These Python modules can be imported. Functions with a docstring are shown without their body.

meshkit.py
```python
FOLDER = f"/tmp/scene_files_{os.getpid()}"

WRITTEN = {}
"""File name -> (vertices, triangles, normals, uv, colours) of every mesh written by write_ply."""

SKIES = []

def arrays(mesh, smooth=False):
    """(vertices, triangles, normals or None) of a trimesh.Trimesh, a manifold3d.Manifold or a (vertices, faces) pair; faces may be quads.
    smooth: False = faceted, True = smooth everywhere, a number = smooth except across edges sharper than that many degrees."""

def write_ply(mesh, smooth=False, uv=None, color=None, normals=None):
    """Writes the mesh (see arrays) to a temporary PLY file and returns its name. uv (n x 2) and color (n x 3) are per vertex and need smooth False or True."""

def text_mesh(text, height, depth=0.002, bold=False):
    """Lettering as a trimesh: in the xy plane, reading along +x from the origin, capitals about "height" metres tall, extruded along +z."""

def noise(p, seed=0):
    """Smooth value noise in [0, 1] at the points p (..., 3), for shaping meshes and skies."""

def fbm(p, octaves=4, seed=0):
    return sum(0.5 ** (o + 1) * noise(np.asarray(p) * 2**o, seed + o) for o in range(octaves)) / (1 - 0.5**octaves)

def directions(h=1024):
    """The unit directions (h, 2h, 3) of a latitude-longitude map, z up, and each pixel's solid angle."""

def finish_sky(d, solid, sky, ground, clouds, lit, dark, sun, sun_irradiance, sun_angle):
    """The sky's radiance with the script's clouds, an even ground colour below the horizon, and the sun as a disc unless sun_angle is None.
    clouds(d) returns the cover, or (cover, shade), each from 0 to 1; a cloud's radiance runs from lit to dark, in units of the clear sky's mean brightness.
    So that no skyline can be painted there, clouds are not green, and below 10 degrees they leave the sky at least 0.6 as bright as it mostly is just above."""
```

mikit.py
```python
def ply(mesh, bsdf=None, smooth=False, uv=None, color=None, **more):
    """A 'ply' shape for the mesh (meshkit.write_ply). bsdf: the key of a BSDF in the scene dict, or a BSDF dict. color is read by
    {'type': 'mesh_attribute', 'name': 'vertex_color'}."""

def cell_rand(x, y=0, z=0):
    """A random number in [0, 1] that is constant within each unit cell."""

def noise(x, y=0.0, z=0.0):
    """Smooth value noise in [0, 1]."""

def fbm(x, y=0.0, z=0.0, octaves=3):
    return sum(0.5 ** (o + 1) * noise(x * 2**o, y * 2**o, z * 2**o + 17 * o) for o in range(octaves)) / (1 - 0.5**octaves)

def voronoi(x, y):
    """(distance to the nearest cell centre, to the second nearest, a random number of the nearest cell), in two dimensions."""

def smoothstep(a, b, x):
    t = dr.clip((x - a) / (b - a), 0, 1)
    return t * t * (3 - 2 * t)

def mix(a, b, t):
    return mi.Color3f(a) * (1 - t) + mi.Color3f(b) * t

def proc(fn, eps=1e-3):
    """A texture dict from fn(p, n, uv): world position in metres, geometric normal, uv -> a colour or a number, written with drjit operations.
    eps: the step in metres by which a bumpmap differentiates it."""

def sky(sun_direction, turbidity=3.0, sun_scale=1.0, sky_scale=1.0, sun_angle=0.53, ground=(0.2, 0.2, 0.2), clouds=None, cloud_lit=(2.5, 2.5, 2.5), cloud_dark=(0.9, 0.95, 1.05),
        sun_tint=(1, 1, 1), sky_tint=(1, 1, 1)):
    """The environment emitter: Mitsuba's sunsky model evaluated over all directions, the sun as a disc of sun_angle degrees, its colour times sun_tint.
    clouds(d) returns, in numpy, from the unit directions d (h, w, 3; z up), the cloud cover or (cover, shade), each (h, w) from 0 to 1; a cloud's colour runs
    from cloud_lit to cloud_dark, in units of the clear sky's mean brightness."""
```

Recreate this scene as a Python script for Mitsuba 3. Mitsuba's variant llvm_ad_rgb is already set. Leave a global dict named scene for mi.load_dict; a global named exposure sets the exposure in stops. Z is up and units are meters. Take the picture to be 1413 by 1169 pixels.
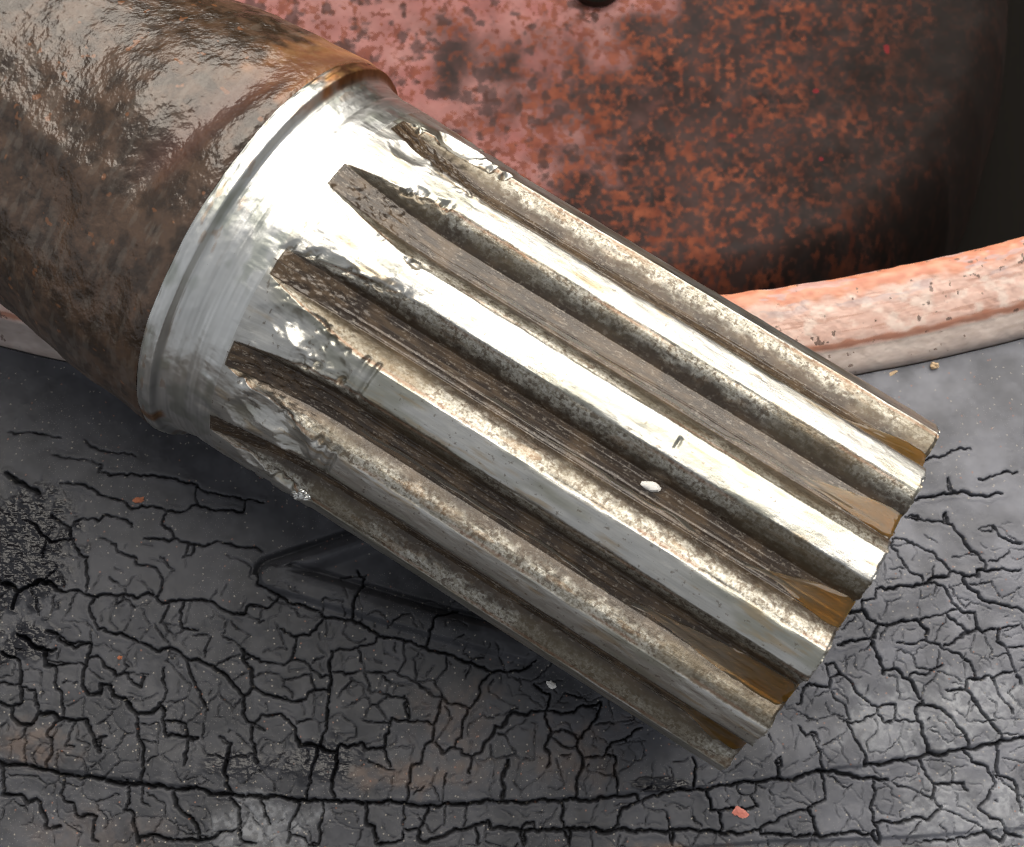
import math, random
import numpy as np, trimesh, mitsuba as mi, drjit as dr
from scipy.spatial import cKDTree, Voronoi
import mikit, meshkit
from mikit import proc, noise, fbm, voronoi, smoothstep, mix, cell_rand
T = mi.ScalarTransform4f
MM = 0.001
scene, labels = {}, {}

# ------------------------------------------------------------------ camera, sky, exposure
CAM = np.array([-7.2581, -39.3683, 225.6328]) * MM
FWD = np.array([0.0, 0.20482, -0.97880])
scene['camera'] = {'type': 'thinlens', 'fov': 42.403, 'fov_axis': 'x', 'aperture_radius': 0.0005, 'focus_distance': 0.195,
                   'near_clip': 0.005, 'far_clip': 50.0,
                   'to_world': T().look_at(origin=CAM.tolist(), target=(CAM + FWD).tolist(), up=[0, 0, 1])}
def overcast(d):
    return 1.0, meshkit.fbm(d * 2.3 + 7.0, 4, 5) * 1.6 - 0.3
scene['daylight'] = mikit.sky((0.185, 0.66, 0.753), turbidity=4, sun_scale=0.3, sun_angle=75, clouds=overcast,
                              cloud_lit=(0.33, 0.34, 0.36), cloud_dark=(0.15, 0.155, 0.165), sun_tint=(0.88, 1.0, 1.20))
exposure = 3.85

# ------------------------------------------------------------------ helpers
rng = np.random.default_rng(11)
def mfbm(x, y, z=0.0, seed=0, octaves=4):
    p = np.stack(np.broadcast_arrays(np.asarray(x, float), np.asarray(y, float), np.asarray(z, float)), -1)
    return meshkit.fbm(p + 100.0, octaves, seed)
def sstep(a, b, x):
    t = np.clip((x - a) / (b - a), 0, 1)
    return t * t * (3 - 2 * t)
def grid_faces(ni, nj, wrap=False):
    i, j = np.meshgrid(np.arange(ni - 1), np.arange(nj if wrap else nj - 1), indexing='ij')
    j2 = (j + 1) % nj
    return np.stack([i * nj + j, i * nj + j2, (i + 1) * nj + j2, (i + 1) * nj + j], -1)       # (ni-1, nj', 4)
def vnormals(v, f4):
    f = f4.reshape(-1, 4)
    nf = np.cross(v[f[:, 2]] - v[f[:, 0]], v[f[:, 3]] - v[f[:, 1]])
    n = np.stack([np.bincount(f.ravel(), np.repeat(nf[:, k], 4), len(v)) for k in range(3)], -1)
    return n / np.maximum(np.linalg.norm(n, axis=1, keepdims=True), 1e-12)
def put(key, v, f, bsdf, uv=None, normals=None, smooth=False, label=None, category=None, group=None, kind=None, color=None):
    """One entry of the scene: millimetres in, metres out; unused vertices dropped."""
    v = np.asarray(v, float) * MM
    f = np.asarray(f, int)
    if f.shape[-1] == 4:
        f = f.reshape(-1, 4)
        f = np.vstack([f[:, [0, 1, 2]], f[:, [0, 2, 3]]])
    used, inv = np.unique(f, return_inverse=True)
    f = inv.reshape(-1, 3)
    v = v[used]
    uv = None if uv is None else np.asarray(uv)[used] * MM
    if normals is not None:
        path = meshkit.write_ply((v, f), False, uv, None, normals=np.asarray(normals)[used])
        scene[key] = {'type': 'ply', 'filename': path, 'face_normals': False, 'bsdf': {'type': 'ref', 'id': bsdf}}
    else:
        scene[key] = mikit.ply(trimesh.Trimesh(v, f, process=False), bsdf, smooth=smooth, uv=uv)
    tag(key, label, category, group, kind)
def tag(key, label=None, category=None, group=None, kind=None):
    d = {k: x for k, x in dict(label=label, category=category, group=group, kind=kind).items() if x}
    if d:
        labels[key] = d

# shaft frame: axis, normal towards the camera, sideways (down-left in the picture)
AX_D = np.array([0.843075, -0.537795, 0.0])
AX_N = np.array([-0.101184, -0.158622, 0.982141])
AX_B = np.array([-0.528191, -0.828019, -0.188147])
AX_O = np.array([0.0, 0.0, 32.0]) + AX_D * 45.0         # centre of the free end, s = 0
def on_shaft(s, r, ph):
    s, r, ph = np.broadcast_arrays(s, r, ph)
    return AX_O + s[..., None] * AX_D + (r * np.cos(ph))[..., None] * AX_N + (r * np.sin(ph))[..., None] * AX_B

# ------------------------------------------------------------------ materials
def P(base, rough, metallic=0.0, spec=0.5, coat=0.0, coat_gloss=0.9, bump=None, bump_scale=1.0, **kw):
    d = {'type': 'principled', 'base_color': base if isinstance(base, dict) else {'type': 'rgb', 'value': list(base)},
         'roughness': rough, 'metallic': metallic, 'specular': spec, **kw}
    if coat:
        d['clearcoat'] = coat
        d['clearcoat_gloss'] = coat_gloss
    if bump is not None:
        d = {'type': 'bumpmap', 'arbitrary': bump, 'scale': bump_scale, 'bsdf': d}
    return {'type': 'twosided', 'bsdf': d}
def mm(uv): return uv.x * 1000.0, uv.y * 1000.0

# steel: uv = (s, arc from the tooth's centre + 50 mm per tooth)
HT, HF, NT = 3.95, 3.7, 13
PITCH = 360.0 / NT
PH0 = -12.58
RT, RROOT = 30.0, 26.9
ARC = math.radians(1) * RT
def tooth_local(v):
    k = dr.floor(v / 50.0 + 0.5)
    return v - k * 50.0, k
def steel_zone(uv):
    s, v = mm(uv)
    l, k = tooth_local(v)
    a = dr.abs(l)
    wob = (noise(s * 0.9, k * 7.1 + l * 0.4) - 0.5) * 0.22 + (noise(s * 4.0, k * 3.1, 5.0) - 0.5) * 0.12
    edge = smoothstep(HT * ARC - 0.15, HT * ARC + 0.25, a + wob)                # 0 on the land, 1 down the flank
    low = smoothstep(3.9, 5.6, a + wob * 1.2)                                # 1 on the groove floor
    return s, l, k, edge, low
def tooth_color(p, n, uv):
    s, l, k, edge, low = steel_zone(uv)
    streak = noise(s * 0.12, l * 9.0 + k * 31.0) * 0.4 + noise(s * 0.4, l * 22.0 + k * 13.0) * 0.35 + noise(s * 0.05, l * 3.0 + k * 13.0, 4.0) * 0.25
    blot = fbm(s * 0.35, l * 0.7 + k * 9.0, 3.0)
    top = mix(mi.Color3f(0.40, 0.39, 0.355), mi.Color3f(0.71, 0.70, 0.66), streak * 0.6 + blot * 0.4)
    top = mix(top, mi.Color3f(0.30, 0.295, 0.22), smoothstep(0.46, 0.72, fbm(s * 0.11, l * 0.45 + k * 5.0, 19.0)) * 0.6)
    top = mix(top, mi.Color3f(0.16, 0.12, 0.08), smoothstep(0.72, 0.80, fbm(s * 1.7, l * 2.4 + k * 5.0, 15.0, 4)) * 0.6)
    stain = smoothstep(0.56, 0.80, fbm(s * 0.20 + 40.0, l * 1.3 + k * 5.0, 9.0, 4)) * 0.6
    top = mix(top, mi.Color3f(0.42, 0.31, 0.17), stain)
    fine = noise(s * 3.2, l * 5.0 + k * 4.0, 2.0) * 0.55 + noise(s * 7.0, l * 9.0 + k * 3.0, 5.0) * 0.45
    speck = smoothstep(0.56, 0.68, fbm(s * 2.2, l * 2.6 + k * 11.0, 1.0, 4))
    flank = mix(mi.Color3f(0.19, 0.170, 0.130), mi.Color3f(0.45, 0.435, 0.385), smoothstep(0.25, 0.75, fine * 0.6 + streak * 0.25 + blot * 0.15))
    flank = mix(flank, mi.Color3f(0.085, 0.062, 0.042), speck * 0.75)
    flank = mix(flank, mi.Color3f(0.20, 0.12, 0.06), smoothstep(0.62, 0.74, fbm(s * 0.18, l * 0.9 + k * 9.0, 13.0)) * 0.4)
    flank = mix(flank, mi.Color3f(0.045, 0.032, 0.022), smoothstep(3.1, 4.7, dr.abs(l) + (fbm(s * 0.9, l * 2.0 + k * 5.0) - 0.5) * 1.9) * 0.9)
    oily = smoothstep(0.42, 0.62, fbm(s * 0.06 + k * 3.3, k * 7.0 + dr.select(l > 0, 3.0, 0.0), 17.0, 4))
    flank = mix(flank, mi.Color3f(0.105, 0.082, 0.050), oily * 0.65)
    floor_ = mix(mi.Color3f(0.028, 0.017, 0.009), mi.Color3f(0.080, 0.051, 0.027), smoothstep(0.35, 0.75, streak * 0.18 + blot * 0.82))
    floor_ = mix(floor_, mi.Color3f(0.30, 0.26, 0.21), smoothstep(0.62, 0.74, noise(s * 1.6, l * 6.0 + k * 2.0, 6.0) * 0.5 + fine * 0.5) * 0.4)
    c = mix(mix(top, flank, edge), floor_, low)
    line = smoothstep(0.35, 0.0, dr.abs(dr.abs(l) - HT * ARC - 0.35)) * smoothstep(0.4, 0.6, noise(s * 0.13, k * 5.0, 7.0))
    return mix(c, mi.Color3f(0.26, 0.11, 0.05), line * 0.35)
def tooth_rough(p, n, uv):
    s, l, k, edge, low = steel_zone(uv)
    v = noise(s * 0.4, l * 2.0 + k * 9.0, 4.0)
    return 0.30 + 0.16 * v + edge * (1 - low) * 0.03 - low * 0.13
def tooth_metal(p, n, uv):
    s, l, k, edge, low = steel_zone(uv)
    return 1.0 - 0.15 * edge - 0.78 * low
def tooth_bump(p, n, uv):
    s, l, k, edge, low = steel_zone(uv)
    h = noise(s * 0.25, l * 13.0 + k * 17.0) * 0.005 + fbm(s * 2.4, l * 4.0 + k * 3.0, 21.0) * 0.016 * (1 - edge) + noise(s * 6.0, l * 7.0 + k * 3.0) * 0.005 + fbm(s * 0.35, l * 0.7 + k * 3.0, 5.0) * 0.07 * (1 - edge) + noise(s * 0.12, l * 26.0 + k * 17.0, 2.0) * 0.004 * (1 - edge)
    h += edge * (1 - low * 0.5) * (fbm(s * 2.6, l * 3.0 + k * 5.0) * 0.030)
    h += low * noise(s * 0.3, l * 6.0 + k * 5.0, 3.0) * 0.008
    h += (1 - edge) * fbm(s * 1.1, l * 1.5 + k * 3.0, 8.0) * 0.012
    return h * 0.001
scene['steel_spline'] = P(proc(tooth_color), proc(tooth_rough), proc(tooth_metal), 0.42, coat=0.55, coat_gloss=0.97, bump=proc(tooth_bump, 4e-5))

def neck_color(p, n, uv):
    s, v = mm(uv)
    c = mix(mi.Color3f(0.60, 0.60, 0.57), mi.Color3f(0.78, 0.78, 0.75), noise(s * 3.0, v * 0.15))
    g = smoothstep(0.5, 0.72, fbm(s * 0.35, v * 0.22, 4.0))
    c = mix(c, mi.Color3f(0.42, 0.44, 0.38), g * 0.7)
    r = smoothstep(0.64, 0.74, fbm(s * 0.9 + 7.0, v * 0.30, 2.0))
    c = mix(c, mi.Color3f(0.42, 0.22, 0.08), r * smoothstep(-92.0, -95.0, s) * 0.4)
    far = smoothstep(-20.0, -27.0, v + (noise(s * 0.8, v * 0.5) - 0.5) * 8.0) * smoothstep(-94.2, -95.4, s)     # orange varnish on the upper side of the shoulder
    c = mix(c, mix(mi.Color3f(0.42, 0.15, 0.04), mi.Color3f(0.66, 0.34, 0.10), noise(s * 2.0, v * 1.5)), far * 0.9)
    low = smoothstep(33.5, 35.0, v) * smoothstep(37.5, 36.0, v) * smoothstep(-94.0, -95.0, s)
    return mix(c, mix(mi.Color3f(0.30, 0.12, 0.04), mi.Color3f(0.55, 0.28, 0.10), noise(s * 3.0, v * 3.0)), low * 0.9)
def neck_rough(p, n, uv):
    s, v = mm(uv)
    return 0.26 + 0.16 * fbm(s * 1.2, v * 0.3)
def neck_bump(p, n, uv):
    s, v = mm(uv)
    return (noise(s * 9.0, v * 0.10) * 0.012 + noise(s * 22.0, v * 0.05) * 0.005 + fbm(s * 0.9, v * 0.9, 3.0) * 0.03) * 0.001
scene['steel_neck'] = P(proc(neck_color), proc(neck_rough), 1.0, coat=0.3, coat_gloss=0.95, bump=proc(neck_bump, 4e-5))

def body_color(p, n, uv):
    s, v = mm(uv)
    f1 = fbm(s * 0.55, v * 0.55, 1.0, 4)
    c = mix(mi.Color3f(0.030, 0.018, 0.010), mi.Color3f(0.072, 0.042, 0.025), smoothstep(0.3, 0.7, f1))
    c = mix(c, mi.Color3f(0.12, 0.10, 0.08), smoothstep(0.52, 0.75, fbm(s * 1.1 + 9.0, v * 0.35, 6.0, 4)) * 0.35)
    rust = smoothstep(0.78, 0.84, fbm(s * 0.6, v * 0.6, 12.0))
    c = mix(c, mi.Color3f(0.22, 0.085, 0.03), rust * 0.5)
    band = smoothstep(-15.0, -26.0, v + (noise(s * 0.7, v * 0.4) - 0.5) * 9.0) * smoothstep(-108.0, -102.0, s + (noise(s * 0.5, v * 0.6, 3.0) - 0.5) * 5.0)
    c = mix(c, mix(mi.Color3f(0.28, 0.09, 0.03), mi.Color3f(0.42, 0.22, 0.09), fbm(s * 1.2, v * 0.9, 3.0, 4)), band * (0.45 + 0.4 * smoothstep(-103.0, -99.0, s)))
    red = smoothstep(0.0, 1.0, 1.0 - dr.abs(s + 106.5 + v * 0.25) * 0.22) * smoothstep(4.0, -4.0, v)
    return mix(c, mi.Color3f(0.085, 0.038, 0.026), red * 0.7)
def body_rough(p, n, uv):
    s, v = mm(uv)
    return 0.15 + 0.20 * fbm(s * 0.8, v * 0.8, 5.0)
def body_bump(p, n, uv):
    s, v = mm(uv)
    return (fbm(s * 0.8, v * 0.8, 3.0, 3) * 0.10 + fbm(s * 2.2, v * 1.7, 8.0) * 0.13) * 0.001
scene['forged_steel'] = P(proc(body_color), proc(body_rough), 0.12, 0.62, coat=0.5, coat_gloss=0.94, bump=proc(body_bump, 6e-5))

def oil_color(p, n, uv):
    s, v = mm(uv)
    return mix(mi.Color3f(0.88, 0.76, 0.58), mi.Color3f(0.72, 0.45, 0.11), smoothstep(-14.0, -2.0, s + (noise(s * 0.3, v * 0.8) - 0.5) * 8.0))
scene['oil'] = {'type': 'principledthin', 'base_color': proc(oil_color), 'roughness': 0.04, 'spec_trans': 0.9, 'diff_trans': 0.6, 'eta': 1.47}

# rubber
def rubber_color(p, n, uv):
    x, y = p.x * 1000.0, p.y * 1000.0
    f1 = fbm(x * 0.06, y * 0.06, 1.0)
    c = mix(mi.Color3f(0.029, 0.030, 0.034), mi.Color3f(0.060, 0.061, 0.069), smoothstep(0.25, 0.75, f1 * 0.6 + fbm(x * 0.5, y * 0.5, 2.0) * 0.4))
    dust = smoothstep(-20.0, 65.0, x + 0.3 * y) * 0.85 + 0.04
    c = mix(c, mi.Color3f(0.20, 0.205, 0.235), dust * (0.35 + 0.5 * smoothstep(0.2, 0.85, fbm(x * 0.22, y * 0.22, 4.0, 5))))
    def spot(cx, cy, rx, ry, seed):
        d = dr.sqrt(dr.square((x - cx) / rx) + dr.square((y - cy) / ry))
        return smoothstep(1.25, 0.35, d + (fbm(x * 0.45, y * 0.45, seed) - 0.5) * 1.6)
    chalk = spot(56, -43, 10, 7, 1.0) * 0.7 + spot(70, -41, 8, 8, 2.0) * 0.8 + spot(66, -58, 10, 7, 3.0) * 0.7 + spot(-48, -60, 8, 6, 4.0) * 0.6 + spot(78, -60, 7, 9, 5.0) * 0.6
    c = mix(c, mi.Color3f(0.30, 0.31, 0.33), dr.minimum(chalk, 1.0) * (0.35 + 0.65 * smoothstep(0.35, 0.7, fbm(x * 1.3, y * 1.3, 6.0))) * 0.75)
    clay = spot(-87, -47, 9, 4, 7.0) * 0.6 + spot(-22, -51.5, 14, 2.6, 8.0) * 0.7 + spot(-16, -43, 8, 6, 9.0) * 0.4 + spot(4, -48, 9, 6, 10.0) * 0.4 + spot(30, -64, 26, 1.6, 11.0) * 0.9 + spot(-75, -62, 14, 5, 12.0) * 0.25
    c = mix(c, mi.Color3f(0.120, 0.088, 0.072), dr.minimum(clay, 1.0) * (0.3 + 0.7 * smoothstep(0.35, 0.65, fbm(x * 0.8, y * 0.8, 15.0))))
    # single dust grains and brick-red crumbs lying on the rubber
    d1, d2, w = voronoi(x * 0.85, y * 0.85)
    c = mix(c, mix(mi.Color3f(0.32, 0.29, 0.25), mi.Color3f(0.30, 0.13, 0.08), smoothstep(0.96, 0.97, w)), smoothstep(0.15, 0.07, d1) * smoothstep(0.80, 0.82, w) * 0.7)
    d1, d2, w = voronoi(x * 2.4 + 5.0, y * 2.4)
    return mix(c, mi.Color3f(0.22, 0.21, 0.20), smoothstep(0.18, 0.09, d1) * smoothstep(0.72, 0.74, w) * smoothstep(0.40, 0.62, fbm(x * 0.12, y * 0.12, 33.0)) * 0.6)
def tar(p):
    x, y = p.x * 1000.0, p.y * 1000.0
    def spot(cx, cy, rx, ry, seed):
        d = dr.sqrt(dr.square((x - cx) / rx) + dr.square((y - cy) / ry))
        return smoothstep(1.05, 0.6, d + (fbm(x * 0.5, y * 0.5, seed) - 0.5) * 1.1)
    return dr.minimum(1.0, spot(-92, -14, 11, 12, 1.0) + spot(-89, -30, 6, 4, 2.0) + spot(-39, -49, 7, 4.5, 3.0) * 0.8 + spot(-53, -50, 7, 2.5, 4.0) * 0.7 + spot(16.5, -52.9, 6.5, 1.1, 5.0))
def rubber_col2(p, n, uv):
    return mix(rubber_color(p, n, uv), mi.Color3f(0.010, 0.010, 0.013), tar(p) * 0.95)
def rubber_rough(p, n, uv):
    return 0.50 + 0.12 * fbm(p.x * 300.0, p.y * 300.0) - 0.40 * tar(p)
def rubber_bump(p, n, uv):
    x, y = p.x * 1000.0, p.y * 1000.0
    t = tar(p)
    d1, d2, w = voronoi(x * 1.5 + noise(x, y) * 0.8, y * 1.5 + noise(y, x, 3.0) * 0.8)
    crz = smoothstep(0.10, 0.0, d2 - d1) * smoothstep(0.45, 0.6, noise(x * 0.15, y * 0.15, 8.0))
    return (fbm(x * 2.2, y * 2.2, 1.0) * 0.035 + noise(x * 6.0, y * 6.0) * 0.022 - crz * 0.02 + t * (fbm(x * 0.7, y * 1.3, 9.0) * 0.55)) * 0.001
scene['rubber'] = P(proc(rubber_col2), proc(rubber_rough), 0.0, 0.38, bump=proc(rubber_bump, 7e-5))
scene['rubber_plain'] = P((0.045, 0.045, 0.048), 0.55)

# painted, rusting wheel steel
def flange_color(p, n, uv):
    a, r = mm(uv)          # along the rim, radius
    c = mix(mi.Color3f(0.58, 0.36, 0.29), mi.Color3f(0.70, 0.49, 0.41), fbm(a * 0.5, r * 0.8, 1.0, 4))
    c = mix(c, mi.Color3f(0.36, 0.16, 0.10), smoothstep(0.54, 0.72, fbm(a * 0.16, r * 1.6, 3.0, 5)) * 0.45)
    c = mix(c, mi.Color3f(0.74, 0.60, 0.52), smoothstep(0.42, 0.75, fbm(a * 0.45, r * 0.6, 5.0, 4)) * 0.8)
    inner = smoothstep(352.3, 350.2, r + (noise(a * 0.5, r) - 0.5) * 1.4)
    c = mix(c, mix(mi.Color3f(0.48, 0.17, 0.10), mi.Color3f(0.64, 0.30, 0.19), noise(a * 0.7, r)), inner)
    grey = smoothstep(0.56, 0.66, fbm(a * 0.22 + 3.0, r * 0.7, 7.0)) * smoothstep(355.0, 352.0, r)
    c = mix(c, mi.Color3f(0.42, 0.37, 0.39), grey * 0.45)
    line = smoothstep(0.9, 0.2, dr.abs(r - 359.6 + (noise(a * 0.4, r) - 0.5) * 0.8))
    c = mix(c, mi.Color3f(0.40, 0.15, 0.08), line * 0.8)
    outer = smoothstep(359.8, 360.6, r)
    c = mix(c, mix(mi.Color3f(0.26, 0.215, 0.19), mi.Color3f(0.40, 0.35, 0.32), fbm(a * 0.6, r * 1.5, 9.0)), outer * 0.9)
    return mix(c, mi.Color3f(0.10, 0.06, 0.045), smoothstep(0.76, 0.80, fbm(a * 0.9, r * 0.9, 11.0)) * 0.8)
def flange_bump(p, n, uv):
    a, r = mm(uv)
    return (fbm(a * 0.5, r * 0.5, 2.0) * 0.35 + fbm(a * 2.2, r * 2.2, 6.0) * 0.06) * 0.001
scene['flange_paint'] = P(proc(flange_color), 0.42, 0.0, 0.5, bump=proc(flange_bump, 8e-5))
def disc_color(p, n, uv):
    x, y = p.x * 1000.0, p.y * 1000.0
    pink = smoothstep(60.0, -60.0, x - 0.55 * (y - 80.0) + (fbm(x * 0.05, y * 0.05, 9.0) - 0.5) * 110.0)
    f1 = fbm(x * 0.85, y * 0.85, 1.0, 5) + (fbm(x * 0.09, y * 0.09, 31.0) - 0.5) * 0.35
    bare = mix(mi.Color3f(0.016, 0.011, 0.010), mi.Color3f(0.070, 0.045, 0.042), fbm(x * 0.12, y * 0.12, 2.0))
    rust = mix(mi.Color3f(0.12, 0.036, 0.023), mi.Color3f(0.21, 0.066, 0.036), noise(x * 0.6, y * 0.6, 3.0))
    c = mix(bare, rust, smoothstep(0.36, 0.78, f1))
    paint = mix(mi.Color3f(0.36, 0.125, 0.115), mi.Color3f(0.48, 0.26, 0.24), fbm(x * 0.15, y * 0.15, 5.0))
    pm = smoothstep(0.35, 0.75, fbm(x * 0.14, y * 0.14, 8.0, 5) * 0.5 + pink * 0.5)
    c = mix(c, mix(paint, rust, smoothstep(0.48, 0.66, f1) * 0.75), pm * 0.75)
    c = mix(c, mi.Color3f(0.035, 0.03, 0.03), smoothstep(0.56, 0.72, fbm(x * 0.35, y * 0.35, 14.0, 4)) * 0.7)
    c = mix(c, mi.Color3f(0.016, 0.013, 0.012), smoothstep(42.0, 96.0, x + (fbm(x * 0.07, y * 0.07, 41.0) - 0.5) * 40.0 + (fbm(x * 0.3, y * 0.3, 43.0) - 0.5) * 25.0) * 0.93)  # shade over the right part of the disc, painted in as near-black
    c = mix(c, mi.Color3f(0.34, 0.02, 0.03), smoothstep(0.86, 0.90, fbm(x * 0.18, y * 0.18, 21.0)) * 0.4)
    return c
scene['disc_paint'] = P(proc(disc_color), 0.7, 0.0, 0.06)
scene['rust_dark'] = P((0.03, 0.02, 0.017), 0.8, 0.0, 0.3)
scene['shade_black'] = P((0.008, 0.007, 0.006), 0.9, 0.0, 0.05)  # deep shade inside the rim, put into the colour of barrel and plate
def soil_color(p, n, uv):
    return mix(mi.Color3f(0.018, 0.014, 0.011), mi.Color3f(0.05, 0.038, 0.028), fbm(p.x * 40.0, p.y * 40.0))
scene['soil'] = P(proc(soil_color), 0.95, 0.0, 0.1)

# ------------------------------------------------------------------ the setting: bare ground under the wheel
put('ground', [[-20000, -20000, -260], [20000, -20000, -260], [20000, 20000, -260], [-20000, 20000, -260]], [[0, 1, 2, 3]], 'soil', kind='structure')

# ------------------------------------------------------------------ wheel lying flat: tyre, rim flange, disc
WC = np.array([-10.146, 376.785])
R_LIP, R_BEAD = 348.7, 364.6
def polar(a, r):          # a: 0 towards the camera's bottom edge, growing to the right
    return WC[0] + r * np.sin(a), WC[1] - r * np.cos(a)
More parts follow.
